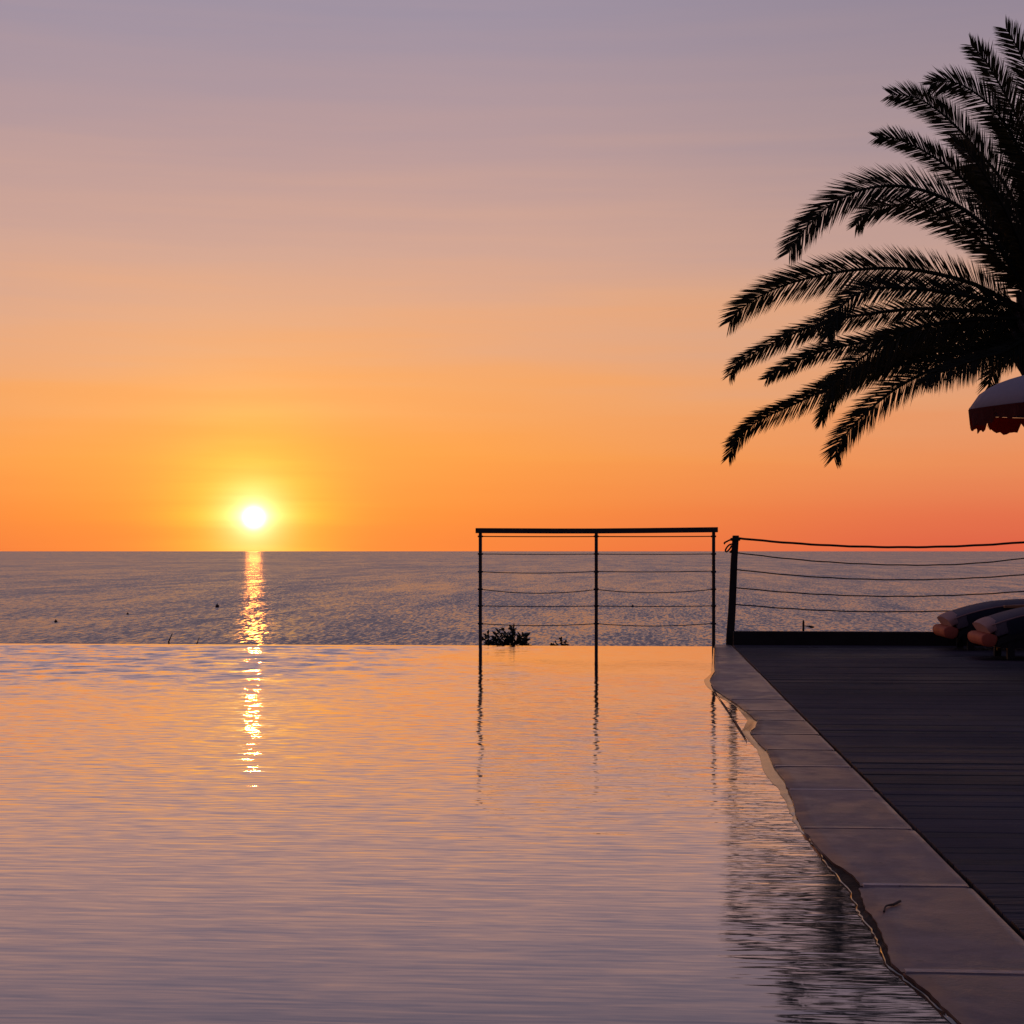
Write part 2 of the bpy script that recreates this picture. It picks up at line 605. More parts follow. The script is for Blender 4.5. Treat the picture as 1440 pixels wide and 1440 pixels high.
T_PX = [(a + (b_[0] - a) * 0.38, c + (b_[1] - c) * 0.38) if 1190 < c < 1376 else (a, c) for (a, c), b_ in zip(T_PX, B_PX)]
xT = edge_fn(T_PX, ZC)
xB = edge_fn(B_PX, 0.0)
joint_rows = [923, 947, 983.6, 999, 1012.8, 1032, 1053.6, 1077, 1110, 1163, 1242, 1362]
joints = sorted([on_z(1150, r, ZC).y for r in joint_rows])
joints = [Y0 - 0.9, Y0 + 0.05, joints[0] - 1.0 if joints[0] - 1.0 > Y0 + 0.5 else joints[0] - 0.6] + joints + [YF + 0.12]
XC1 = XD - 0.004           # deck side of the stones
slab = MB()
rim = MB()
GAP = 0.006
for y0, y1 in zip(joints, joints[1:]):
    a, c = y0 + GAP, y1 - GAP
    n = max(4, int((c - a) / 0.035))
    m_ = 10
    tx, ty, tz = random.uniform(-0.006, 0.006), random.uniform(-0.002, 0.002), random.uniform(-0.001, 0.001)
    top, vs, fs = {}, [], []
    for j in range(n + 1):
        y = a + (c - a) * j / n
        # rounded arrises at the joints
        dj = min(y - a, c - y)
        for i in range(m_ + 1):
            s = (i / m_) ** 0.8
            xl = xT(y) + 0.008 * mnoise.noise(Vector((y * 14, 3, 0))) * (1 if y < 7 else 0.3)
            x = xl + (XC1 - xl) * s
            dx = min(x - xl, XC1 - x)
            z = ZC + tz + tx * (x - 0.75) + ty * (y - (a + c) / 2) - 0.003 * math.exp(-dj / 0.012) - 0.003 * math.exp(-dx / 0.010)
            z += 0.0018 * mnoise.noise(Vector((x * 3, y * 2.2, 1)))
            top[i, j] = len(vs)
            vs.append((x, y, z))
    for j in range(n):
        for i in range(m_):
            fs.append((top[i, j], top[i + 1, j], top[i + 1, j + 1], top[i, j + 1]))
    k = len(vs)
    # skirts at the deck side and at both joints
    ring = [top[m_, j] for j in range(n + 1)] + [top[i, n] for i in range(m_, -1, -1)] + [top[0, j] for j in range(n, -1, -1)] + [top[i, 0] for i in range(m_ + 1)]
    low = [(vs[q][0], vs[q][1], -0.05) for q in ring]
    vs += low
    for q in range(len(ring) - 1):
        fs.append((ring[q], ring[q + 1], k + q + 1, k + q))
    slab.add(vs, fs)
    # the ragged wet rim from the stone's edge down into the water
    vs, fs = [], []
    for j in range(n + 1):
        y = (a - GAP) + (c - a + 2 * GAP) * j / n
        x0 = xB(y) + (0.005 * mnoise.noise(Vector((y * 31, 0, 7))) + 0.012 * mnoise.noise(Vector((y * 9, 0, 2)))) * (1 if y < 6.5 else 0.25)
        x1 = xT(y) + 0.012
        w = max(0.012, x1 - x0)
        for i, s in enumerate((-0.25, 0.0, 0.35, 0.7, 1.0)):
            z = (-0.03, 0.0015, 0.003, 0.005, 0.007)[i]
            rough = 0.004 * mnoise.noise(Vector((y * 22, s * 3 + 4, 2))) if 0 < s < 1 else 0.0
            vs.append((x0 + w * s + 2 * rough, y, z + rough * min(1, w / 0.03)))
    for j in range(n):
        for i in range(4):
            q = j * 5 + i
            fs.append((q, q + 1, q + 6, q + 5))
    rim.add(vs, fs)
cop = slab.build('pool_coping', stone_m, smooth=True)
tag(cop, 'worn stone coping slabs between the pool and the timber deck', kind='structure')
rim.build('wet_rim', rim_m, cop, smooth=True)
g = MB()
for y in joints[1:-1]:
    xl = xT(y) + 0.008
    g.box(xl, XC1 - 0.01, y - GAP - 0.008, y + GAP + 0.008, -0.04, ZC + 0.0003)
g.build('grout_joint', grout_m, cop)

# wet film creeping up the stone: a thin smooth lip of water along the whole edge
film_m, ft, fb = material('water_film')
fb.inputs['Base Color'].default_value = (0.030, 0.034, 0.036, 1)
fb.inputs['Roughness'].default_value = 0.16
fb.inputs['IOR'].default_value = 1.6
film = MB()
vs, fs = [], []
ys_f = [Y0 + 0.1 + (YF - 0.03 - Y0 - 0.1) * k / 520 for k in range(521)]
for y in ys_f:
    xe = xB(y) + (0.005 * mnoise.noise(Vector((y * 31, 0, 7))) + 0.012 * mnoise.noise(Vector((y * 9, 0, 2)))) * (1 if y < 6.5 else 0.25) + 0.004
    far = min(1.0, max(0.0, (y - 5.6) / 1.6))
    w = 0.0025 + 0.004 * far + 0.016 * max(0.0, 0.5 + mnoise.noise(Vector((y * 1.3, 1, 4)))) * (0.10 + 0.90 * far) * (1 if y > 7 else max(0.0, 0.6 + 2.2 * mnoise.noise(Vector((y * 5.0, 6, 1))))) + 0.050 * far * max(0.0, 0.55 + mnoise.noise(Vector((y * 0.9, 8, 4))))
    w *= 1 - 0.75 * min(1.0, max(0.0, (y - 12.0) / 2.0))
    hz = 0.35 + 0.30 * far + 0.35 * mnoise.noise(Vector((y * 17, 3, 3))) * (1 - far)
    for i, (q, z) in enumerate(((1.0, 0.0008), (0.66, 0.0022), (0.33, 0.0045), (0.0, 0.0075), (-0.25, 0.0085))):
        vs.append((xe - w * q, y, 0.0006 + z * hz))
for j in range(len(ys_f) - 1):
    for i in range(4):
        q = j * 5 + i
        fs.append((q, q + 1, q + 6, q + 5))
film.add(vs, fs)
film.build('water_lip', film_m, bpy.data.objects['pool_water'], smooth=True)

# near end of the pool: paving under the viewer
mb = MB()
for i in range(10):
    for j in range(4):
        x0, y1 = XL + 1.0 + i * 1.39, Y0 + 0.02 - j * 0.95
        if x0 + 1.38 < XC1 + 0.3:
            mb.box(x0, x0 + 1.38, y1 - 0.94, y1, -0.1, ZC)
tag(mb.build('near_pavement', stone_m, bevel=0.004), 'stone paving at the near end of the pool', kind='structure')

# ------------------------------------------------------------------ timber deck
def deck_material():
    m, t, b = material('deck_timber')
    geo = t.new('ShaderNodeNewGeometry')
    pos = geo.outputs['Position']
    rnd = geo.outputs['Random Per Island']
    off = t.vmath('ADD', pos, t.vmath('MULTIPLY', t.new('ShaderNodeCombineXYZ').outputs[0], (0, 0, 0)))
    grain = t.noise(t.mapping(pos, (1.5, 60.0, 1)), 1.0, 5, 0.6, 0.3)
    patch = t.noise(t.mapping(pos, (0.5, 0.5, 1)), 1.0, 4, 0.6)
    c = t.mix(rnd, (0.014, 0.011, 0.016, 1), (0.105, 0.080, 0.098, 1))
    c = t.mix(t.math('MULTIPLY', grain, 0.6), c, (0.012, 0.010, 0.012, 1))
    c = t.mix(t.math('MULTIPLY', t.maprange(patch, 0.45, 0.7), 0.6), c, (0.060, 0.048, 0.052, 1))
    t.put(b.inputs['Base Color'], c)
    t.put(b.inputs['Roughness'], t.math('ADD', t.math('MULTIPLY', rnd, 0.2), t.maprange(patch, 0.3, 0.7, 0.38, 0.62)))
    b.inputs['Specular IOR Level'].default_value = 0.32
    bn = t.new('ShaderNodeBump')
    bn.inputs['Distance'].default_value = 0.003
    t.put(bn.inputs['Height'], grain)
    t.put(b.inputs['Normal'], bn.outputs[0])
    return m


deck_m = deck_material()
XR = 12.0
mb = MB()
PITCH, BW = 0.098, 0.092
ny = int((YF + 0.02 + 4.0) / PITCH)
for k in range(ny):
    y1 = YF + 0.02 - k * PITCH
    y0 = y1 - BW
    z1 = ZC + 0.001 + random.uniform(-0.002, 0.002)
    x = XD + 0.008
    nx = x + random.uniform(0.8, 3.4)
    while x < XR:
        e = min(nx, XR)
        # plank with a shallow reeded top: five ridges
        prof = []
        nr = 5
        for r in range(nr):
            w = (y1 - y0) / nr
            prof += [(y0 + r * w + 0.001, z1 - 0.0025), (y0 + r * w + w * 0.3, z1), (y0 + r * w + w * 0.75, z1)]
        prof += [(y1 - 0.001, z1 - 0.0025), (y1, -0.03), (y0, -0.03)]
        n = len(prof)
        dz = random.uniform(-0.0012, 0.0012)
        vs = [(x + 0.002, p, q) for p, q in prof] + [(e - 0.002, p, q + dz) for p, q in prof]
        fs = [(i, (i + 1) % n, n + (i + 1) % n, n + i) for i in range(n)]
        fs += [tuple(range(n))[::-1], tuple(range(n, 2 * n))]
        mb.add(vs, fs)
        x = e
        nx = x + random.choice((2.4, 3.0, 3.6))
deck = tag(mb.build('timber_deck', deck_m), 'dark weathered timber deck of reeded boards beside the pool', kind='structure')
mb = MB()
mb.box(XD + 0.001, XR, -4.0, YF + 0.02, -1.5, -0.035)
mb.build('joist_bed', simple('deck_underside', (0.012, 0.010, 0.010), 0.9), deck)

# ------------------------------------------------------------------ kerb beam at the deck's far edge
dark_wood = simple('dark_beam_wood', (0.018, 0.013, 0.012), 0.75, vary=0.5, scale=4, bump=0.003, bscale=60, spec=0.3)
BY = YF + 0.03
zb = on_y(1200, 888.5, BY).z
mb = MB()
xb = XD + 0.02
while xb < XR:
    mb.box(xb, min(xb + 3.2, XR) - 0.004, BY, BY + 0.12, -0.2, zb)
    xb += 3.2
tag(mb.build('kerb_beam', dark_wood, bevel=0.008), 'long dark timber kerb beam closing the far edge of the deck', 'beam')

# ------------------------------------------------------------------ steel railing
steel_m = simple('dark_steel', (0.030, 0.022, 0.020), 0.5, metal=0.3, vary=0.3, scale=12)
wire_m = simple('wire_cable', (0.045, 0.035, 0.033), 0.55, metal=0.5)
RY = YF + 0.06
rl = empty('metal_railing', on_y(838, 908, RY) - Vector((0, 0, 1.4)), 'dark steel railing with flat handrail and thin cables behind the pool edge', 'railing')
post_px = [675.5, 838.5, 1003.5]
for p in post_px:
    q = on_y(p, 748, RY)
    b_ = MB()
    b_.box(q.x - 0.0165, q.x + 0.0165, RY - 0.012, RY + 0.012, -1.5, q.z)
    b_.build('post', steel_m, rl, bevel=0.003)
b_ = MB()
hp = [(669, 746.2), (720, 746.4), (780, 746.7), (838, 746.7), (900, 746.2), (960, 745.5), (1009.5, 744.9)]
pp = [on_y(a, c, RY) for a, c in hp]
vs, fs = [], []
for p in pp:
    for dy, dz in ((-0.03, -0.026), (0.03, -0.026), (0.03, 0.026), (-0.03, 0.026)):
        vs.append((p.x, p.y + dy, p.z + dz))
for i in range(len(pp) - 1):
    for k in range(4):
        fs.append((i * 4 + k, i * 4 + (k + 1) % 4, i * 4 + 4 + (k + 1) % 4, i * 4 + 4 + k))
fs += [(3, 2, 1, 0), tuple(range(len(vs) - 4, len(vs)))]
b_.add(vs, fs)
b_.build('handrail', steel_m, rl, bevel=0.004)
rows = [(754.3, 754.5, 754.2, .3, .3), (779, 779.2, 779, .4, .4), (804, 803.5, 803, 2.2, 1.0), (828.5, 829, 828.5, 5.5, 4.8), (852, 852.2, 852, .8, .8), (877, 877, 876.5, 2.8, 3.6)]
for (a, m_, c, s1, s2) in rows:
    pts = []
    for x0, x1, y0, y1, sg in ((post_px[0], post_px[1], a, m_, s1), (post_px[1], post_px[2], m_, c, s2)):
        for k in range(13):
            t = k / 12
            if pts and k == 0:
                continue
            pts.append(on_y(x0 + (x1 - x0) * t, y0 + (y1 - y0) * t + sg * 4 * t * (1 - t), RY - 0.014))
    pts = [pts[0] + Vector((-0.02, 0, 0))] + pts + [pts[-1] + Vector((0.02, 0, 0))]
    b_ = MB()
    b_.tube(pts, 0.0048 if a > 760 else 0.006, 6)
    b_.build('cable', wire_m, rl, smooth=True)
# small clamp sleeves on each post
for p in post_px:
    for (a, *_r) in rows[:]:
        q = on_y(p, a, RY - 0.014)
        b_ = MB()
        b_.tube([q + Vector((-0.026, 0, 0)), q + Vector((0.026, 0, 0))], 0.009, 8)
        b_.build('cable_clamp', steel_m, rl, smooth=True)

# ------------------------------------------------------------------ rope fence beside the deck
post_m = simple('weathered_post', (0.028, 0.020, 0.018), 0.8, vary=0.5, scale=7, bump=0.004, bscale=35, spec=0.3)
rope_m = simple('dark_rope', (0.040, 0.028, 0.022), 0.9, vary=0.4, scale=60, bump=0.002, bscale=150, spec=0.2)
FY = BY + 0.19
rf = empty('rope_fence', on_y(1027, 908, FY) - Vector((0, 0, 0.3)), 'rope fence hung from a leaning timber post at the deck corner', 'fence')


def lean_post(pa, pb, wa, wb):
    lo, hi = on_y(*pa, FY), on_y(*pb, FY)
    lo = lo + (lo - hi).normalized() * 0.4
    b = MB()
    vs = []
    n = 7
    for k in range(n):
        t = k / (n - 1)
        c = lo.lerp(hi, t)
        w = (wa + (wb - wa) * t) / 2
        j = 0.0025 * math.sin(k * 2.3)
        for dx, dy in ((-w, -0.04), (w, -0.04), (w, 0.04), (-w, 0.04)):
            vs.append((c.x + dx + j, c.y + dy, c.z))
    fs = []
    for k in range(n - 1):
        for q in range(4):
            fs.append((k * 4 + q, k * 4 + (q + 1) % 4, k * 4 + 4 + (q + 1) % 4, k * 4 + 4 + q))
    fs += [(3, 2, 1, 0), tuple(range(len(vs) - 4, len(vs)))]
    b.add(vs, fs)
    return b.build('post', post_m, rf, bevel=0.006)


lean_post((1026.5, 908), (1034.3, 753), 0.085, 0.062)
lean_post((1572, 908), (1575, 753), 0.085, 0.07)
ropes = [  # left y, low x, low y, right-frame y, radius, left column
    (1036, 756.5, 1270, 769.5, 1440, 762.5, 0.0115),
    (1035, 777.0, 1295, 794.8, 1440, 785.0, 0.0062),
    (1033, 800.5, 1270, 815.3, 1440, 808.0, 0.0062),
    (1032, 826.0, 1260, 838.6, 1440, 831.5, 0.0062),
    (1031, 849.5, 1250, 860.3, 1440, 855.0, 0.0062),
]
for x0, y0, xm, ym, x2, y2, r in ropes:
    pts = []
    for k in range(41):
        x = x0 - 3 + (1572 - x0 + 3) * k / 40
        # parabola through the two ends of the visible span and its lowest point
        if x <= xm:
            y = ym - (ym - y0) * ((xm - x) / (xm - x0)) ** 2
        else:
            y = ym - (ym - y2) * ((x - xm) / (x2 - xm)) ** 2
        pts.append(on_y(x, y + 0.25 * math.sin(k * 1.7), FY))
    b_ = MB()
    b_.tube(pts, r, 7)
    b_.build('rope', rope_m, rf, smooth=True)
# loose rope ends tied round the post head
b_ = MB()
for path in ([(1030, 758.5), (1026, 759.5), (1022, 761.5), (1018.5, 763.5), (1019.5, 765)],
             [(1030, 765), (1026, 766), (1022, 770), (1020, 774.5), (1022, 776), (1026, 772), (1029, 767)],
             [(1031, 772), (1028, 775), (1026.5, 776.5), (1029, 776.5)]):
    pts = spline([on_y(a, c, FY - 0.05) for a, c in path], 18)
    b_.tube(pts, 0.0085, 7)
for zz in (757.5, 759.5):
    c0 = on_y(1034, zz, FY)
    b_.tube([c0 + Vector((0.042 * math.cos(a), 0.052 * math.sin(a), 0)) for a in [k * math.pi / 8 for k in range(17)]], 0.009, 6)
b_.build('rope_knot', rope_m, rf, smooth=True)

# ------------------------------------------------------------------ stake behind the beam
sy = BY + 0.9
q0, q1 = on_y(1129.6, 900, sy), on_y(1129.8, 872, sy)
stk = empty('stake', (q0.x, q0.y, -1.5), 'thin dark stake with a short side arm behind the kerb beam', 'stake')
b_ = MB()
b_.tube([(q0.x, q0.y, -1.6), q0, q1.lerp(q0, 0.1), q1], [0.015, 0.012, 0.011, 0.006], 7)
b_.build('shaft', post_m, stk)
b_ = MB()
b_.tube([on_y(1130, 880, sy), on_y(1136, 880.6, sy), on_y(1141, 881.6, sy), on_y(1144.5, 882, sy)], [0.004, 0.006, 0.014, 0.008], 7)
b_.build('side_arm', post_m, stk)

# ------------------------------------------------------------------ buoys
buoy_m = simple('buoy_paint', (0.05, 0.018, 0.015), 0.5)


def buoy(px, py, wpx, label):
    p = on_z(px, py, SEA)
    d = (p - Vector((0, 0, H))).length
    r = wpx / 2 / F * d
    e = empty('buoy', (p.x, p.y, SEA), label, 'buoy', 'mooring buoys floating on the sea')
    b = MB()
    b.ball((p.x, p.y, SEA + r * 0.45), r, 14, 10)
    b.build('float', buoy_m, e, smooth=True)
    b = MB()
    b.tube([(p.x, p.y, SEA + r * 1.35), (p.x, p.y, SEA + r * 2.0)], [r * 0.22, r * 0.16], 8)
    b.build('mooring_eye', buoy_m, e)


buoy(305.5, 854, 5.6, 'largest dark round buoy, close left of the sun reflection on the sea')
buoy(78.5, 875, 4.4, 'small dark buoy floating off the left end of the pool edge')
buoy(179.5, 864, 3.2, 'tiniest dark buoy, between the two other buoys left of the sun')
buoy(889.5, 853.5, 3.8, 'small dark buoy seen through the right bay of the steel railing')

# ------------------------------------------------------------------ plants beyond the pool edge
leaf_m = simple('dark_leaf', (0.020, 0.028, 0.014), 0.55, vary=0.5, scale=20, spec=0.3)
bark_m = simple('bark', (0.035, 0.025, 0.018), 0.9, vary=0.4, scale=20, bump=0.004)


def blade(mb, p, d, up, L, w, curl=0.15):
    d = d.normalized()
    s = d.cross(up)
    if s.length < 1e-4:
        s = Vector((1, 0, 0))
    s.normalize()
    n = s.cross(d)
    m1 = p + d * L * 0.3 + n * L * curl * 0.4
    m2 = p + d * L * 0.68 + n * L * curl * 0.35
    e = p + d * L
    mb.add([p, m1 - s * w * 0.42, m1 + s * w * 0.42, m2 - s * w * 0.5, m2 + s * w * 0.5, e],
           [(0, 1, 2), (1, 3, 4, 2), (3, 5, 4)])


def rosette_shrub(name, tips, y, label, cat, group=None, leaf=0.075):
    """stems rising from the slope, each ending in a tuft of leaves; tips are the visible heads"""
    P = [on_y(a, c, y + random.uniform(-0.12, 0.12)) for a, c in tips]
    cx = sum(p.x for p in P) / len(P)
    root = Vector((cx, y, gz(cx, y)))
    e = empty(name, root, label, cat, group)
    st, fo = MB(), MB()
    for p in P:
        mid = root.lerp(p, 0.55) + Vector((random.uniform(-.05, .05), random.uniform(-.05, .05), 0))
        path = spline([root + Vector((random.uniform(-.05, .05), random.uniform(-.05, .05), 0)), mid, p], 8)
        st.tube(path, [0.012 - 0.001 * k for k in range(8)], 6)
        for k in range(34):
            q = path[-1].lerp(path[-2], random.random() * 0.9)
            d = Vector((random.gauss(0, 1), random.gauss(0, 1), random.gauss(0.35, 0.8)))
            blade(fo, q, d, Vector((random.gauss(0, 1), random.gauss(0, 1), 1)).normalized(), leaf * random.uniform(0.6, 1.15), 0.022)
    st.build('stem', bark_m, e, smooth=True)
    fo.build('foliage', leaf_m, e)


rosette_shrub('shrub', [(682, 898), (686, 893), (684, 905), (693, 899), (697, 893), (703, 888), (709, 887), (714, 889), (720, 880), (722, 885),
                        (727, 897), (734, 892), (739, 890), (741, 898), (744, 904), (712, 899), (703, 902), (721, 904), (732, 904), (716, 894), (699, 904), (709, 905), (738, 905)],
              YF + 1.3, 'dark leafy shrub rising behind the pool edge at the left railing post', 'shrub')
rosette_shrub('small_shrub', [(777, 905), (782, 904)], YF + 1.3, 'lower of two little dark shrubs peeping over the pool edge inside the left railing bay', 'shrub', 'little shrubs by the railing', 0.045)
rosette_shrub('small_shrub', [(790, 900), (795, 903), (791, 905)], YF + 1.3, 'taller of two little dark shrubs peeping over the pool edge inside the left railing bay', 'shrub', 'little shrubs by the railing', 0.05)

# agave: two stiff leaf tips show over the water edge
ay = YF + 1.0
ag = empty('agave', on_y(256, 930, ay), 'dark agave with two stiff leaf tips showing over the pool edge', 'agave')
ag.location.z = gz(0, ay) + 0.3
leafs = [((237.5, 908), (242.5, 890.5), 4.2), ((276.3, 908), (280.5, 895.5), 3.0)]
A0 = Vector(ag.location)
for (lo, hi, w) in leafs:
    a, c = on_y(*lo, ay), on_y(*hi, ay)
    pts = [A0 + (a - A0) * 0.05, A0.lerp(a, 0.5), a, a.lerp(c, 0.5), c]
    b_ = MB()
    wm = 1.5 * w / F * ay / 2
    b_.tube(spline(pts, 12), [wm * 1.5] * 4 + [wm * (1.5 - 0.19 * k) for k in range(8)], 6)
    b_.build('leaf', leaf_m, ag, smooth=True)
for k in range(9):
    an = k * 0.7
    tip = A0 + Vector((math.cos(an) * 0.45, math.sin(an) * 0.45, 0.42))
    b_ = MB()
    b_.tube(spline([A0, A0.lerp(tip, 0.5) + Vector((0, 0, -0.03)), tip], 8), [0.025, 0.03, 0.03, 0.026, 0.02, 0.014, 0.008, 0.002], 6)
    b_.build('leaf', leaf_m, ag, smooth=True)

# ------------------------------------------------------------------ palm
frond_m, t_, b_n = material('palm_leaf')
co_ = t_.new('ShaderNodeNewGeometry')
t_.put(b_n.inputs['Base Color'], t_.mix(co_.outputs['Random Per Island'], (0.010, 0.013, 0.008, 1), (0.030, 0.036, 0.020, 1)))
b_n.inputs['Roughness'].default_value = 0.6
b_n.inputs['Specular IOR Level'].default_value = 0.2
tr_ = t_.new('ShaderNodeBsdfTranslucent')
tr_.inputs['Color'].default_value = (0.060, 0.052, 0.016, 1)
mx_ = t_.new('ShaderNodeMixShader')
mx_.inputs[0].default_value = 0.35
t_.l.new(b_n.outputs[0], mx_.inputs[1])
t_.l.new(tr_.outputs[0], mx_.inputs[2])
t_.l.new(mx_.outputs[0], frond_m.node_tree.nodes['Material Output'].inputs['Surface'])
trunk_m = simple('palm_trunk', (0.05, 0.035, 0.025), 0.9, vary=0.5, scale=9, bump=0.02, bscale=14)

PD = 20.5                       # distance of the crown
CROWN = (1480, 452)
pc = at_depth(*CROWN, PD)
palm = empty('palm_tree', (pc.x, pc.y, gz(pc.x, pc.y)), 'tall date palm with arching dark fronds at the right of the deck', 'palm tree')
FWD = Vector((-SN, CS, 0))
RIGHT = Vector((CS, SN, 0))
UP = Vector((0, 0, 1))


def frond(path3, leaf=0.42, phi=None, rstate=None, dens=0.0088, sag=0.10):
    rs = random.Random(rstate)
    L = sum((Vector(b) - Vector(a)).length for a, b in zip(path3, path3[1:]))
    n = max(40, int(L / dens))
    P = spline(path3, n)
    mb = MB()
    phi = rs.uniform(0.35, 0.85) * rs.choice((-1, 1)) if phi is None else phi
    for i in range(n):
        u = i / (n - 1)
        t = (P[min(i + 1, n - 1)] - P[max(i - 1, 0)]).normalized()
        nim = t.cross(FWD)
        if nim.length < 0.15:
            nim = t.cross(UP)
        nim.normalize()
        if nim.z < 0:
            nim = -nim
        if u < 0.13:
            continue
        for side in (1, -1):
            if rs.random() < 0.05:
                continue
            ph = phi + rs.gauss(0, 0.16)
            s = (nim * math.cos(ph) + FWD * math.sin(ph)) * side
            k = math.sin(math.pi * (0.14 + 0.68 * u))
            ln = 1.05 * leaf * (0.36 + 0.64 * k) * rs.uniform(0.86, 1.08)
            if u > 0.93:
                ln *= 1.0 - 0.35 * (u - 0.93) / 0.07
            a = R(53 - 20 * u + rs.gauss(0, 3.2))
            lift = FWD.cross(t) * 0.0
            d = t * math.cos(a) + s * math.sin(a) + lift - UP * sag * rs.uniform(0.7, 1.3) * (1.6 if side * nim.z < 0 else 0.7)
            d.normalize()
            w = rs.uniform(0.012, 0.019)
            p0 = P[i] + t * rs.uniform(-0.01, 0.01)
            wv = d.cross(t.lerp(FWD, rs.uniform(0.2, 0.9)))
            if wv.length < 1e-3:
                continue
            wv.normalize()
            m = p0 + d * ln * 0.45
            e = p0 + d * ln - UP * sag * 0.35 * ln
            mb.add([p0 - wv * w * 0.3, p0 + wv * w * 0.3, m + wv * w * 0.5, m - wv * w * 0.5, e],
                   [(0, 1, 2, 3), (3, 2, 4)])
    fr = mb.build('frond', frond_m, palm)
    rb = MB()
    m_ = 26
    rb.tube(spline(path3, m_), [0.030 * (1 - k / (m_ - 1)) ** 0.8 + 0.004 for k in range(m_)], 6)
    rb.build('rachis', frond_m, fr, smooth=True)


def traced(pts, dtip, **kw):
    """pts from the crown to the tip in picture columns and rows; dtip: how much nearer (-) or farther (+) the tip is"""
    n = len(pts)
    (ax_, ay_), (bx_, by_) = pts[-2], pts[-1]
    f_ = 1 - 13 / math.hypot(bx_ - ax_, by_ - ay_)
    pts = list(pts[:-1]) + [(ax_ + (bx_ - ax_) * f_, ay_ + (by_ - ay_) * f_)]
    cum = [0.0]
    for a, b in zip(pts, pts[1:]):
        cum.append(cum[-1] + math.hypot(b[0] - a[0], b[1] - a[1]))
    P3 = [at_depth(p[0], p[1], PD + dtip * (c / cum[-1]) ** 1.2) for p, c in zip(pts, cum)]
    frond(P3, **kw)


C0 = (1478, 450)
traced([C0, (1478, 330), (1468, 200), (1447, 105), (1428, 62), (1409, 30)], -0.6, leaf=0.36, rstate=1)
traced([C0, (1466, 320), (1446, 205), (1416, 138), (1386, 86), (1357, 54)], 0.8, leaf=0.36, rstate=2)
traced([C0, (1456, 300), (1430, 205), (1394, 150), (1350, 118), (1318, 115), (1296, 124)], -1.0, leaf=0.36, rstate=3)
traced([C0, (1450, 350), (1418, 268), (1375, 212), (1332, 166), (1290, 138), (1240, 131)], 0.5, leaf=0.34, rstate=4)
traced([C0, (1445, 370), (1410, 290), (1370, 225), (1346, 203), (1329, 197)], -1.6, leaf=0.32, rstate=5)
traced([C0, (1440, 372), (1392, 292), (1345, 244), (1300, 213), (1260, 195), (1220, 193)], 1.0, leaf=0.30, rstate=6)
traced([C0, (1437, 400), (1388, 322), (1330, 280), (1270, 262), (1215, 266), (1168, 288), (1130, 324), (1102, 366)], -0.4, leaf=0.42, rstate=7, phi=0.35)
traced([C0, (1445, 415), (1385, 345), (1325, 305), (1270, 288), (1225, 295), (1196, 324)], 1.2, leaf=0.36, rstate=8)
traced([C0, (1420, 425), (1365, 398), (1290, 380), (1220, 378), (1150, 388), (1090, 406), (1046, 431), (1018, 462)], 0.2, leaf=0.40, rstate=9, phi=-0.35)
traced([C0, (1400, 425), (1310, 408), (1235, 405), (1195, 420), (1170, 452), (1160, 486)], -1.3, leaf=0.38, rstate=10)
traced([C0, (1400, 440), (1300, 434), (1210, 443), (1150, 456), (1090, 481), (1040, 508), (1019, 538)], 0.9, leaf=0.30, rstate=11)
traced([C0, (1400, 456), (1300, 468), (1210, 482), (1150, 496), (1100, 519), (1068, 539)], -0.7, leaf=0.28, rstate=12)
traced([C0, (1390, 448), (1300, 458), (1245, 482), (1205, 508), (1172, 540), (1150, 562)], -1.9, leaf=0.40, rstate=13)
traced([C0, (1400, 484), (1310, 504), (1235, 520), (1170, 543), (1118, 568), (1066, 592), (1037, 618), (1019, 653)], 0.3, leaf=0.29, rstate=14)
traced([C0, (1390, 480), (1290, 500), (1225, 522), (1185, 548), (1162, 576), (1151, 603)], 1.5, leaf=0.34, rstate=15)
traced([C0, (1400, 490), (1340, 508), (1270, 540), (1216, 582), (1182, 620), (1169, 656)], -0.9, leaf=0.36, rstate=16)
traced([C0, (1420, 490), (1370, 506), (1325, 522), (1290, 540)], -1.8, leaf=0.30, rstate=17, sag=0.5)
traced([C0, (1430, 495), (1405, 510), (1392, 535), (1392, 570), (1398, 606)], 0.6, leaf=0.22, rstate=18)
traced([C0, (1425, 470), (1370, 470), (1310, 476), (1255, 500), (1225, 530)], 1.9, leaf=0.36, rstate=19)
0 and traced([C0, (1425, 395), (1370, 350), (1320, 330), (1285, 335)], -2.4, leaf=0.42, rstate=20)
traced([C0, (1440, 360), (1400, 280), (1372, 240), (1352, 225)], 2.2, leaf=0.40, rstate=21)
0 and traced([C0, (1430, 420), (1370, 380), (1310, 370), (1270, 378)], 2.3, leaf=0.40, rstate=22)
traced([C0, (1455, 330), (1440, 240), (1412, 180), (1395, 160)], 2.0, leaf=0.38, rstate=23)
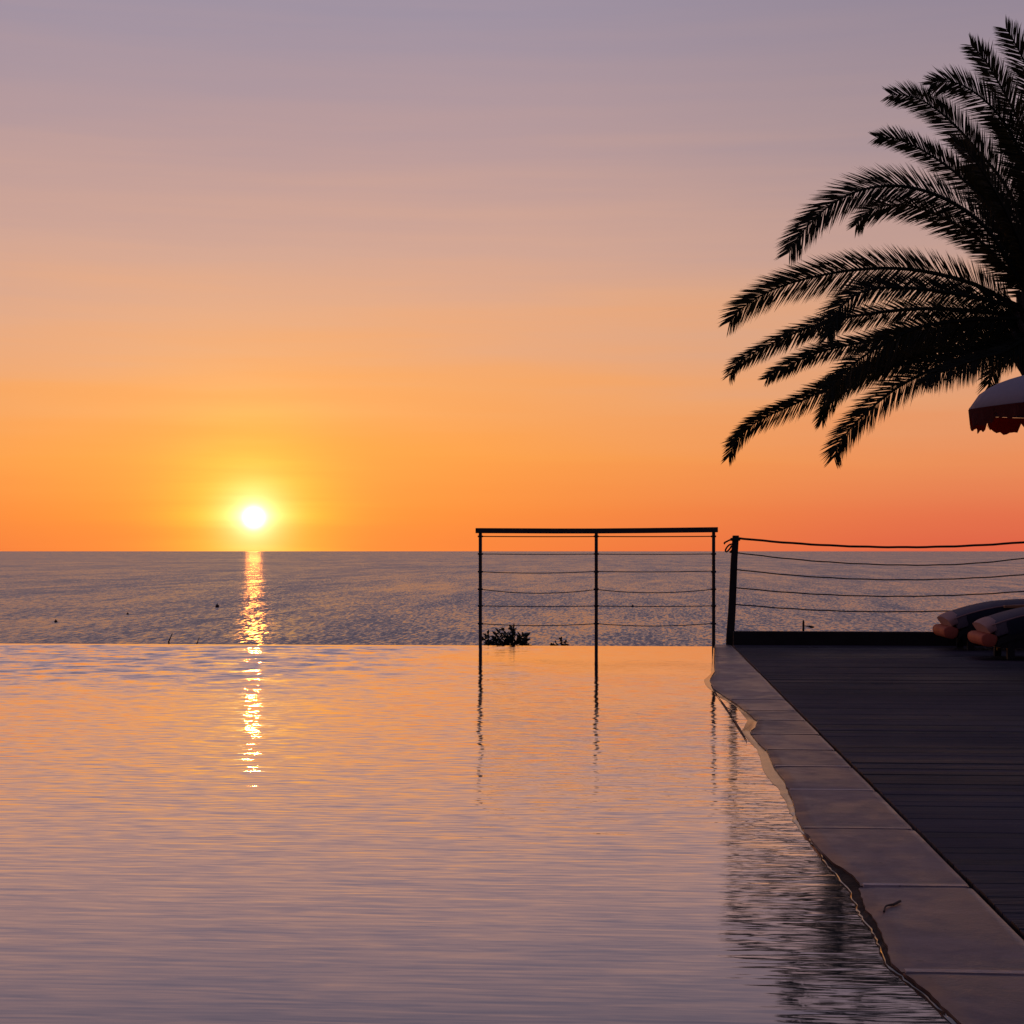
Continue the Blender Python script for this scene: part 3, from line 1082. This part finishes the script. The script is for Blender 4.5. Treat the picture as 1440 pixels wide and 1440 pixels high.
# the rest of the crown: beyond the frame, towards and away from the viewer
for k in range(22):
    rs = random.Random(100 + k)
    az_ = R(-62 + 124 * k / 25) if k % 2 else R(rs.uniform(-60, 60))   # heading, 0 = to the right
    el = R(rs.uniform(-10, 75))
    Lf = rs.uniform(3.0, 3.9)
    hd = RIGHT * math.cos(az_) + FWD * math.sin(az_)
    P3 = []
    for j in range(7):
        s = Lf * j / 6
        drop = 0.085 * s * s * (1.0 + 0.6 * math.cos(el))
        P3.append(at_depth(*C0, PD) + hd * s * math.cos(el * (1 - 0.25 * j / 6)) + UP * (s * math.sin(el) - drop))
    frond(P3, leaf=0.42, rstate=200 + k, dens=0.02)
b_ = MB()
n = 30
gb = gz(pc.x, pc.y)
tp = [Vector((pc.x + 0.55 * (1 - k / (n - 1)) ** 0.6 + 0.05, pc.y, gb - 0.2 + (pc.z - gb + 0.1) * k / (n - 1))) for k in range(n)]
b_.tube(tp, [0.26 - 0.05 * k / n + (0.02 if k % 2 else 0) + (0.10 if k > n - 5 else 0) for k in range(n)], 14)
b_.build('trunk', trunk_m, palm)
b_ = MB()
rs = random.Random(5)
for k in range(90):
    a = k * 2.4
    z = pc.z - 0.75 + 0.8 * k / 90
    p = Vector((pc.x, pc.y, z))
    d = Vector((math.cos(a), math.sin(a), 0))
    b_.tube([p + d * 0.18, p + d * 0.36 + UP * 0.12, p + d * (0.52 if k < 60 else 0.4) + UP * 0.38], [0.055, 0.045, 0.03], 5)
b_.build('leaf_base', trunk_m, palm)

# ------------------------------------------------------------------ sun loungers
fabric_m = simple('grey_blue_fabric', (0.135, 0.112, 0.130), 0.85, vary=0.15, scale=30, bump=0.002, bscale=220)
side_m = simple('navy_fabric', (0.022, 0.025, 0.040), 0.85, vary=0.2, scale=30, spec=0.2)
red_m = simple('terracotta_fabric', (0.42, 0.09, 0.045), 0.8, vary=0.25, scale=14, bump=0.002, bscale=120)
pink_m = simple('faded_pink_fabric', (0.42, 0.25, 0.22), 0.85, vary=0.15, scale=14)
frame_m = simple('dark_lounger_frame', (0.014, 0.013, 0.013), 0.6, spec=0.3)
teak_m = simple('teak', (0.36, 0.15, 0.06), 0.5, vary=0.3, scale=10)
DZ = ZC + 0.002


def lounger(lx, ly, label, group):
    e = empty('sun_lounger', (lx, ly, DZ), label, 'sun lounger', group)
    W = 0.64
    # centre line of the top of the pad, s along +x from the foot end
    prof = [(0.00, 0.275), (0.04, 0.300), (0.12, 0.330), (0.24, 0.368), (0.38, 0.402), (0.55, 0.428), (0.80, 0.440), (1.10, 0.420), (1.32, 0.430), (1.62, 0.58), (1.92, 0.74)]
    P = spline([Vector((x, 0, z)) for x, z in prof], 80)
    TH = 0.115

    def pad(s0, s1, y0, y1, mat, name, off=0.0, th=TH, parent=e):
        b = MB()
        q = P[s0:s1]
        vs, fs = [], []
        m_ = 8
        for i, p in enumerate(q):
            t = (q[min(i + 1, len(q) - 1)] - q[max(i - 1, 0)]).normalized()
            nn = Vector((-t.z, 0, t.x))
            sc = 0.93 if i in (0, len(q) - 1) else 1.0
            cr = [(-0.97, -1), (-1, -0.85), (-1, -0.25), (-0.99, -0.10), (-0.965, 0.02), (-0.92, 0.10), (-0.5, 0.26), (0, 0.32), (0.5, 0.26), (0.92, 0.10), (0.965, 0.02), (0.99, -0.10), (1, -0.25), (1, -0.85), (0.97, -1)]
            for a, c in cr:
                y = (y0 + y1) / 2 + a * sc * (y1 - y0) / 2
                pt = p + nn * (off + (c * th if c < 0 else c * 0.12))
                vs.append((lx + pt.x, ly + y, DZ + pt.z))
        n = 15
        for i in range(len(q) - 1):
            for k in range(n):
                fs.append((i * n + k, i * n + (k + 1) % n, i * n + n + (k + 1) % n, i * n + n + k))
        fs += [tuple(range(n)), tuple(range((len(q) - 1) * n, len(q) * n))[::-1]]
        b.add(vs, fs)
        o = b.build(name, mat, parent, smooth=True)
        md_ = o.modifiers.new('edges', 'EDGE_SPLIT')
        md_.split_angle = R(50)
        return o

    m = pad(2, 80, 0, W, fabric_m, 'mattress')
    pad(6, 80, -0.012, W + 0.012, side_m, 'mattress_skirt', off=-0.018, th=0.125)
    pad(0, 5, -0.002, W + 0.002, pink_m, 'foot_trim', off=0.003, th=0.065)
    # piping along both long edges of the pad
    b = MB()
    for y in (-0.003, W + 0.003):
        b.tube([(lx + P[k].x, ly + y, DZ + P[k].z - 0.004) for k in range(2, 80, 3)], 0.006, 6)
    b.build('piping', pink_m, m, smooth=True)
    # terracotta end bolster under the foot of the pad
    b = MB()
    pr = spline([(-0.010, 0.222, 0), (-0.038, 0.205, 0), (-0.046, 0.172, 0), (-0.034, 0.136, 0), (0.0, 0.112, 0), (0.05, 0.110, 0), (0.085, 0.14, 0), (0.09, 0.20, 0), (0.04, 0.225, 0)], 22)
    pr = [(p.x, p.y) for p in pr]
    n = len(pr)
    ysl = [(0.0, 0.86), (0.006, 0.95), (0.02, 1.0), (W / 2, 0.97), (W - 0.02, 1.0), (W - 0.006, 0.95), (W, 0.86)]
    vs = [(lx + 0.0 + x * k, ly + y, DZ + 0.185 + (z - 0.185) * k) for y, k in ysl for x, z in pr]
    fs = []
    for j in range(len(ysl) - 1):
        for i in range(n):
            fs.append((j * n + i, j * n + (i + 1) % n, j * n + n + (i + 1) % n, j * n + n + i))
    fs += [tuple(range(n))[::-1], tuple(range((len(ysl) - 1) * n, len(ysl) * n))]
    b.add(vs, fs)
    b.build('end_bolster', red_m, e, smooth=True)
    # frame: two side rails, cross bars
    b = MB()
    for y in (0.0, W - 0.05):
        pts = [(x, z - TH - 0.05) for x, z in prof if x < 1.4]
        vs, fs = [], []
        for x, z in pts:
            x = max(x, 0.09)
            for dy, dz in ((0, -0.03), (0.05, -0.03), (0.05, 0.03), (0, 0.03)):
                vs.append((lx + x, ly + y + dy, DZ + z + dz))
        for i in range(len(pts) - 1):
            for k in range(4):
                fs.append((i * 4 + k, i * 4 + (k + 1) % 4, i * 4 + 4 + (k + 1) % 4, i * 4 + 4 + k))
        fs += [(3, 2, 1, 0), tuple(range(len(vs) - 4, len(vs)))]
        b.add(vs, fs)
    b.box(lx + 0.12, lx + 1.75, ly + 0.03, ly + W - 0.03, DZ + 0.10, DZ + 0.19)
    b.build('frame', frame_m, e)
    for x in (0.18, 1.55):
        for y in (0.02, W - 0.08):
            b = MB()
            b.box(lx + x, lx + x + 0.06, ly + y, ly + y + 0.06, DZ, DZ + 0.20)
            b.build('leg', frame_m, e, bevel=0.005)
    # teak arm along the near side
    b = MB()
    b.beam((lx + 0.50, ly - 0.04, DZ + 0.415), (lx + 1.25, ly - 0.04, DZ + 0.432), 0.05, 0.025)
    b.build('armrest', teak_m, e, bevel=0.004)
    return e


G = 'sun loungers in a row on the deck'
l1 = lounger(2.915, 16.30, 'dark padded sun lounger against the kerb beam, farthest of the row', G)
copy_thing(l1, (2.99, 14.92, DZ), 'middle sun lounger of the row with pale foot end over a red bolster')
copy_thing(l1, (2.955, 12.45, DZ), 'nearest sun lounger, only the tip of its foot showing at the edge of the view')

# ------------------------------------------------------------------ parasol
pu = at_depth(1361, 583, 14.0)
UR = 1.02
uc = Vector((pu.x + UR, pu.y, 0))
par = empty('parasol', (uc.x, uc.y, DZ), 'scalloped parasol in pale and dark red panels over the loungers', 'parasol')
white_c = simple('pale_canvas', (0.29, 0.26, 0.30), 0.9, vary=0.1, scale=12)
red_c = simple('dark_red_canvas', (0.11, 0.016, 0.014), 0.9, vary=0.15, scale=12)
_t = NT(red_c.node_tree)
_tr = _t.new('ShaderNodeBsdfTranslucent')
_tr.inputs['Color'].default_value = (0.62, 0.10, 0.035, 1)
_mx = _t.new('ShaderNodeMixShader')
_mx.inputs[0].default_value = 0.5
_t.l.new(red_c.node_tree.nodes['Principled BSDF'].outputs[0], _mx.inputs[1])
_t.l.new(_tr.outputs[0], _mx.inputs[2])
_t.l.new(_mx.outputs[0], red_c.node_tree.nodes['Material Output'].inputs['Surface'])
ZE, ZT = pu.z - 0.02, pu.z + 0.38
NG = 8
A_OFF = R(2)


def dome(a0, a1, mat):
    b = MB()
    vs, fs = [], []
    nr, na = 12, 8
    for i in range(nr + 1):
        r = UR * (0.03 + 0.97 * i / nr)
        z = ZE + (ZT - ZE) * math.sqrt(max(0.0, 1 - (r / UR) ** 2 * 0.985)) ** 0.9
        for k in range(na + 1):
            a = a0 + (a1 - a0) * k / na
            sg = 1 - 0.045 * (i / nr) * math.sin(math.pi * k / na)      # cloth pulled in between the ribs
            vs.append((uc.x + r * sg * math.cos(a), uc.y + r * sg * math.sin(a), z))
    for i in range(nr):
        for k in range(na):
            q = i * (na + 1) + k
            fs.append((q, q + na + 1, q + na + 2, q + 1))
    b.add(vs, fs)
    ob = b.build('canopy_panel', mat, par, smooth=True)
    s = ob.modifiers.new('thick', 'SOLIDIFY')
    s.thickness = 0.004
    # valance: two scallops under each panel
    b = MB()
    vs, fs = [], []
    n = 24
    for k in range(n + 1):
        a = a0 + (a1 - a0) * k / n
        sg = 1 - 0.045 * math.sin(math.pi * k / n)
        ph = (k / n * 2) % 1.0
        drop = 0.050 + (0.05 + 0.05 * abs(math.sin(math.degrees(a0) * 1.3 + int(k / n * 2) * 2.1))) * (abs(math.sin(math.pi * ph)) ** 0.22)
        x, y = UR * sg * 1.003 * math.cos(a), UR * sg * 1.003 * math.sin(a)
        z0 = ZE + (ZT - ZE) * (1 - 0.985) ** 0.45 - 0.004
        fl = 0.985 + 0.03 * mnoise.noise(Vector((a * 9, 0, 3)))
        drop *= 1 + 0.35 * mnoise.noise(Vector((a * 14, 5, 1)))
        vs += [(uc.x + x, uc.y + y, z0), (uc.x + x * fl, uc.y + y * fl, z0 - drop)]
    for k in range(n):
        fs.append((2 * k, 2 * k + 1, 2 * k + 3, 2 * k + 2))
    b.add(vs, fs)
    v = b.build('valance', red_c, ob)
    s = v.modifiers.new('thick', 'SOLIDIFY')
    s.thickness = 0.003


for k in range(NG):
    a0 = A_OFF + 2 * math.pi * k / NG
    dome(a0, a0 + 2 * math.pi / NG, white_c if k % 2 == 0 else red_c)
b_ = MB()
b_.tube([(uc.x, uc.y, DZ + 0.1), (uc.x, uc.y, ZT + 0.02)], 0.02, 12)
b_.build('pole', post_m, par, smooth=True)
b_ = MB()
b_.ball((uc.x, uc.y, ZT + 0.045), 0.035, 12, 8)
b_.build('finial', post_m, par, smooth=True)
for k in range(NG):
    a = A_OFF + 2 * math.pi * k / NG
    pts = []
    for i in range(8):
        r = UR * (0.04 + 0.955 * i / 7)
        z = ZE + (ZT - ZE) * math.sqrt(max(0.0, 1 - (r / UR) ** 2 * 0.985)) ** 0.9 - 0.014
        pts.append((uc.x + r * math.cos(a), uc.y + r * math.sin(a), z))
    b_ = MB()
    b_.tube(pts, 0.006, 5)
    b_.build('rib', post_m, par)
b_ = MB()
b_.tube([(uc.x, uc.y, DZ), (uc.x, uc.y, DZ + 0.06), (uc.x, uc.y, DZ + 0.08), (uc.x, uc.y, DZ + 0.25)], [0.27, 0.26, 0.05, 0.035], 20)
b_.build('base', frame_m, par)

# ------------------------------------------------------------------ twigs
twig_m = simple('dry_twig', (0.05, 0.035, 0.028), 0.8)
b_ = MB()
b_.tube(spline([on_z(1000, 964, 0.002), on_z(1009, 978, 0.006), on_z(1020, 994, 0.004), on_z(1032, 1012, 0.007), on_z(1042, 1028, 0.004), on_z(1050, 1041, 0.006)], 20),
        [0.004 + 0.002 * math.sin(k * 0.9) for k in range(20)], 6)
b_.tube(spline([on_z(1020, 994, 0.004), on_z(1026, 997, 0.012), on_z(1029, 1000, 0.016)], 6), 0.003, 5)
tag(b_.build('twig', twig_m, smooth=True), 'long thin twig floating in the pool beside the stone coping', 'twig')
b_ = MB()
b_.tube(spline([on_z(1243, 1282, ZC + 0.002), on_z(1246, 1274, ZC + 0.004), on_z(1256, 1272, ZC + 0.003), on_z(1266, 1267, ZC + 0.005)], 14), [0.0026] * 8 + [0.0036] * 6, 6)
tag(b_.build('twig', twig_m, smooth=True), 'short bent twig lying on the stone coping slab', 'twig')

# ------------------------------------------------------------------ render settings
scene.view_settings.view_transform = 'Standard'
scene.view_settings.look = 'None'
scene.view_settings.exposure = 0.0
scene.view_settings.gamma = 1.0
scene.render.engine = 'CYCLES'
scene.cycles.use_denoising = True
scene.cycles.max_bounces = 6
scene.cycles.sample_clamp_direct = 0
scene.cycles.sample_clamp_indirect = 4
scene.cycles.use_adaptive_sampling = True
scene.cycles.adaptive_threshold = 0.01
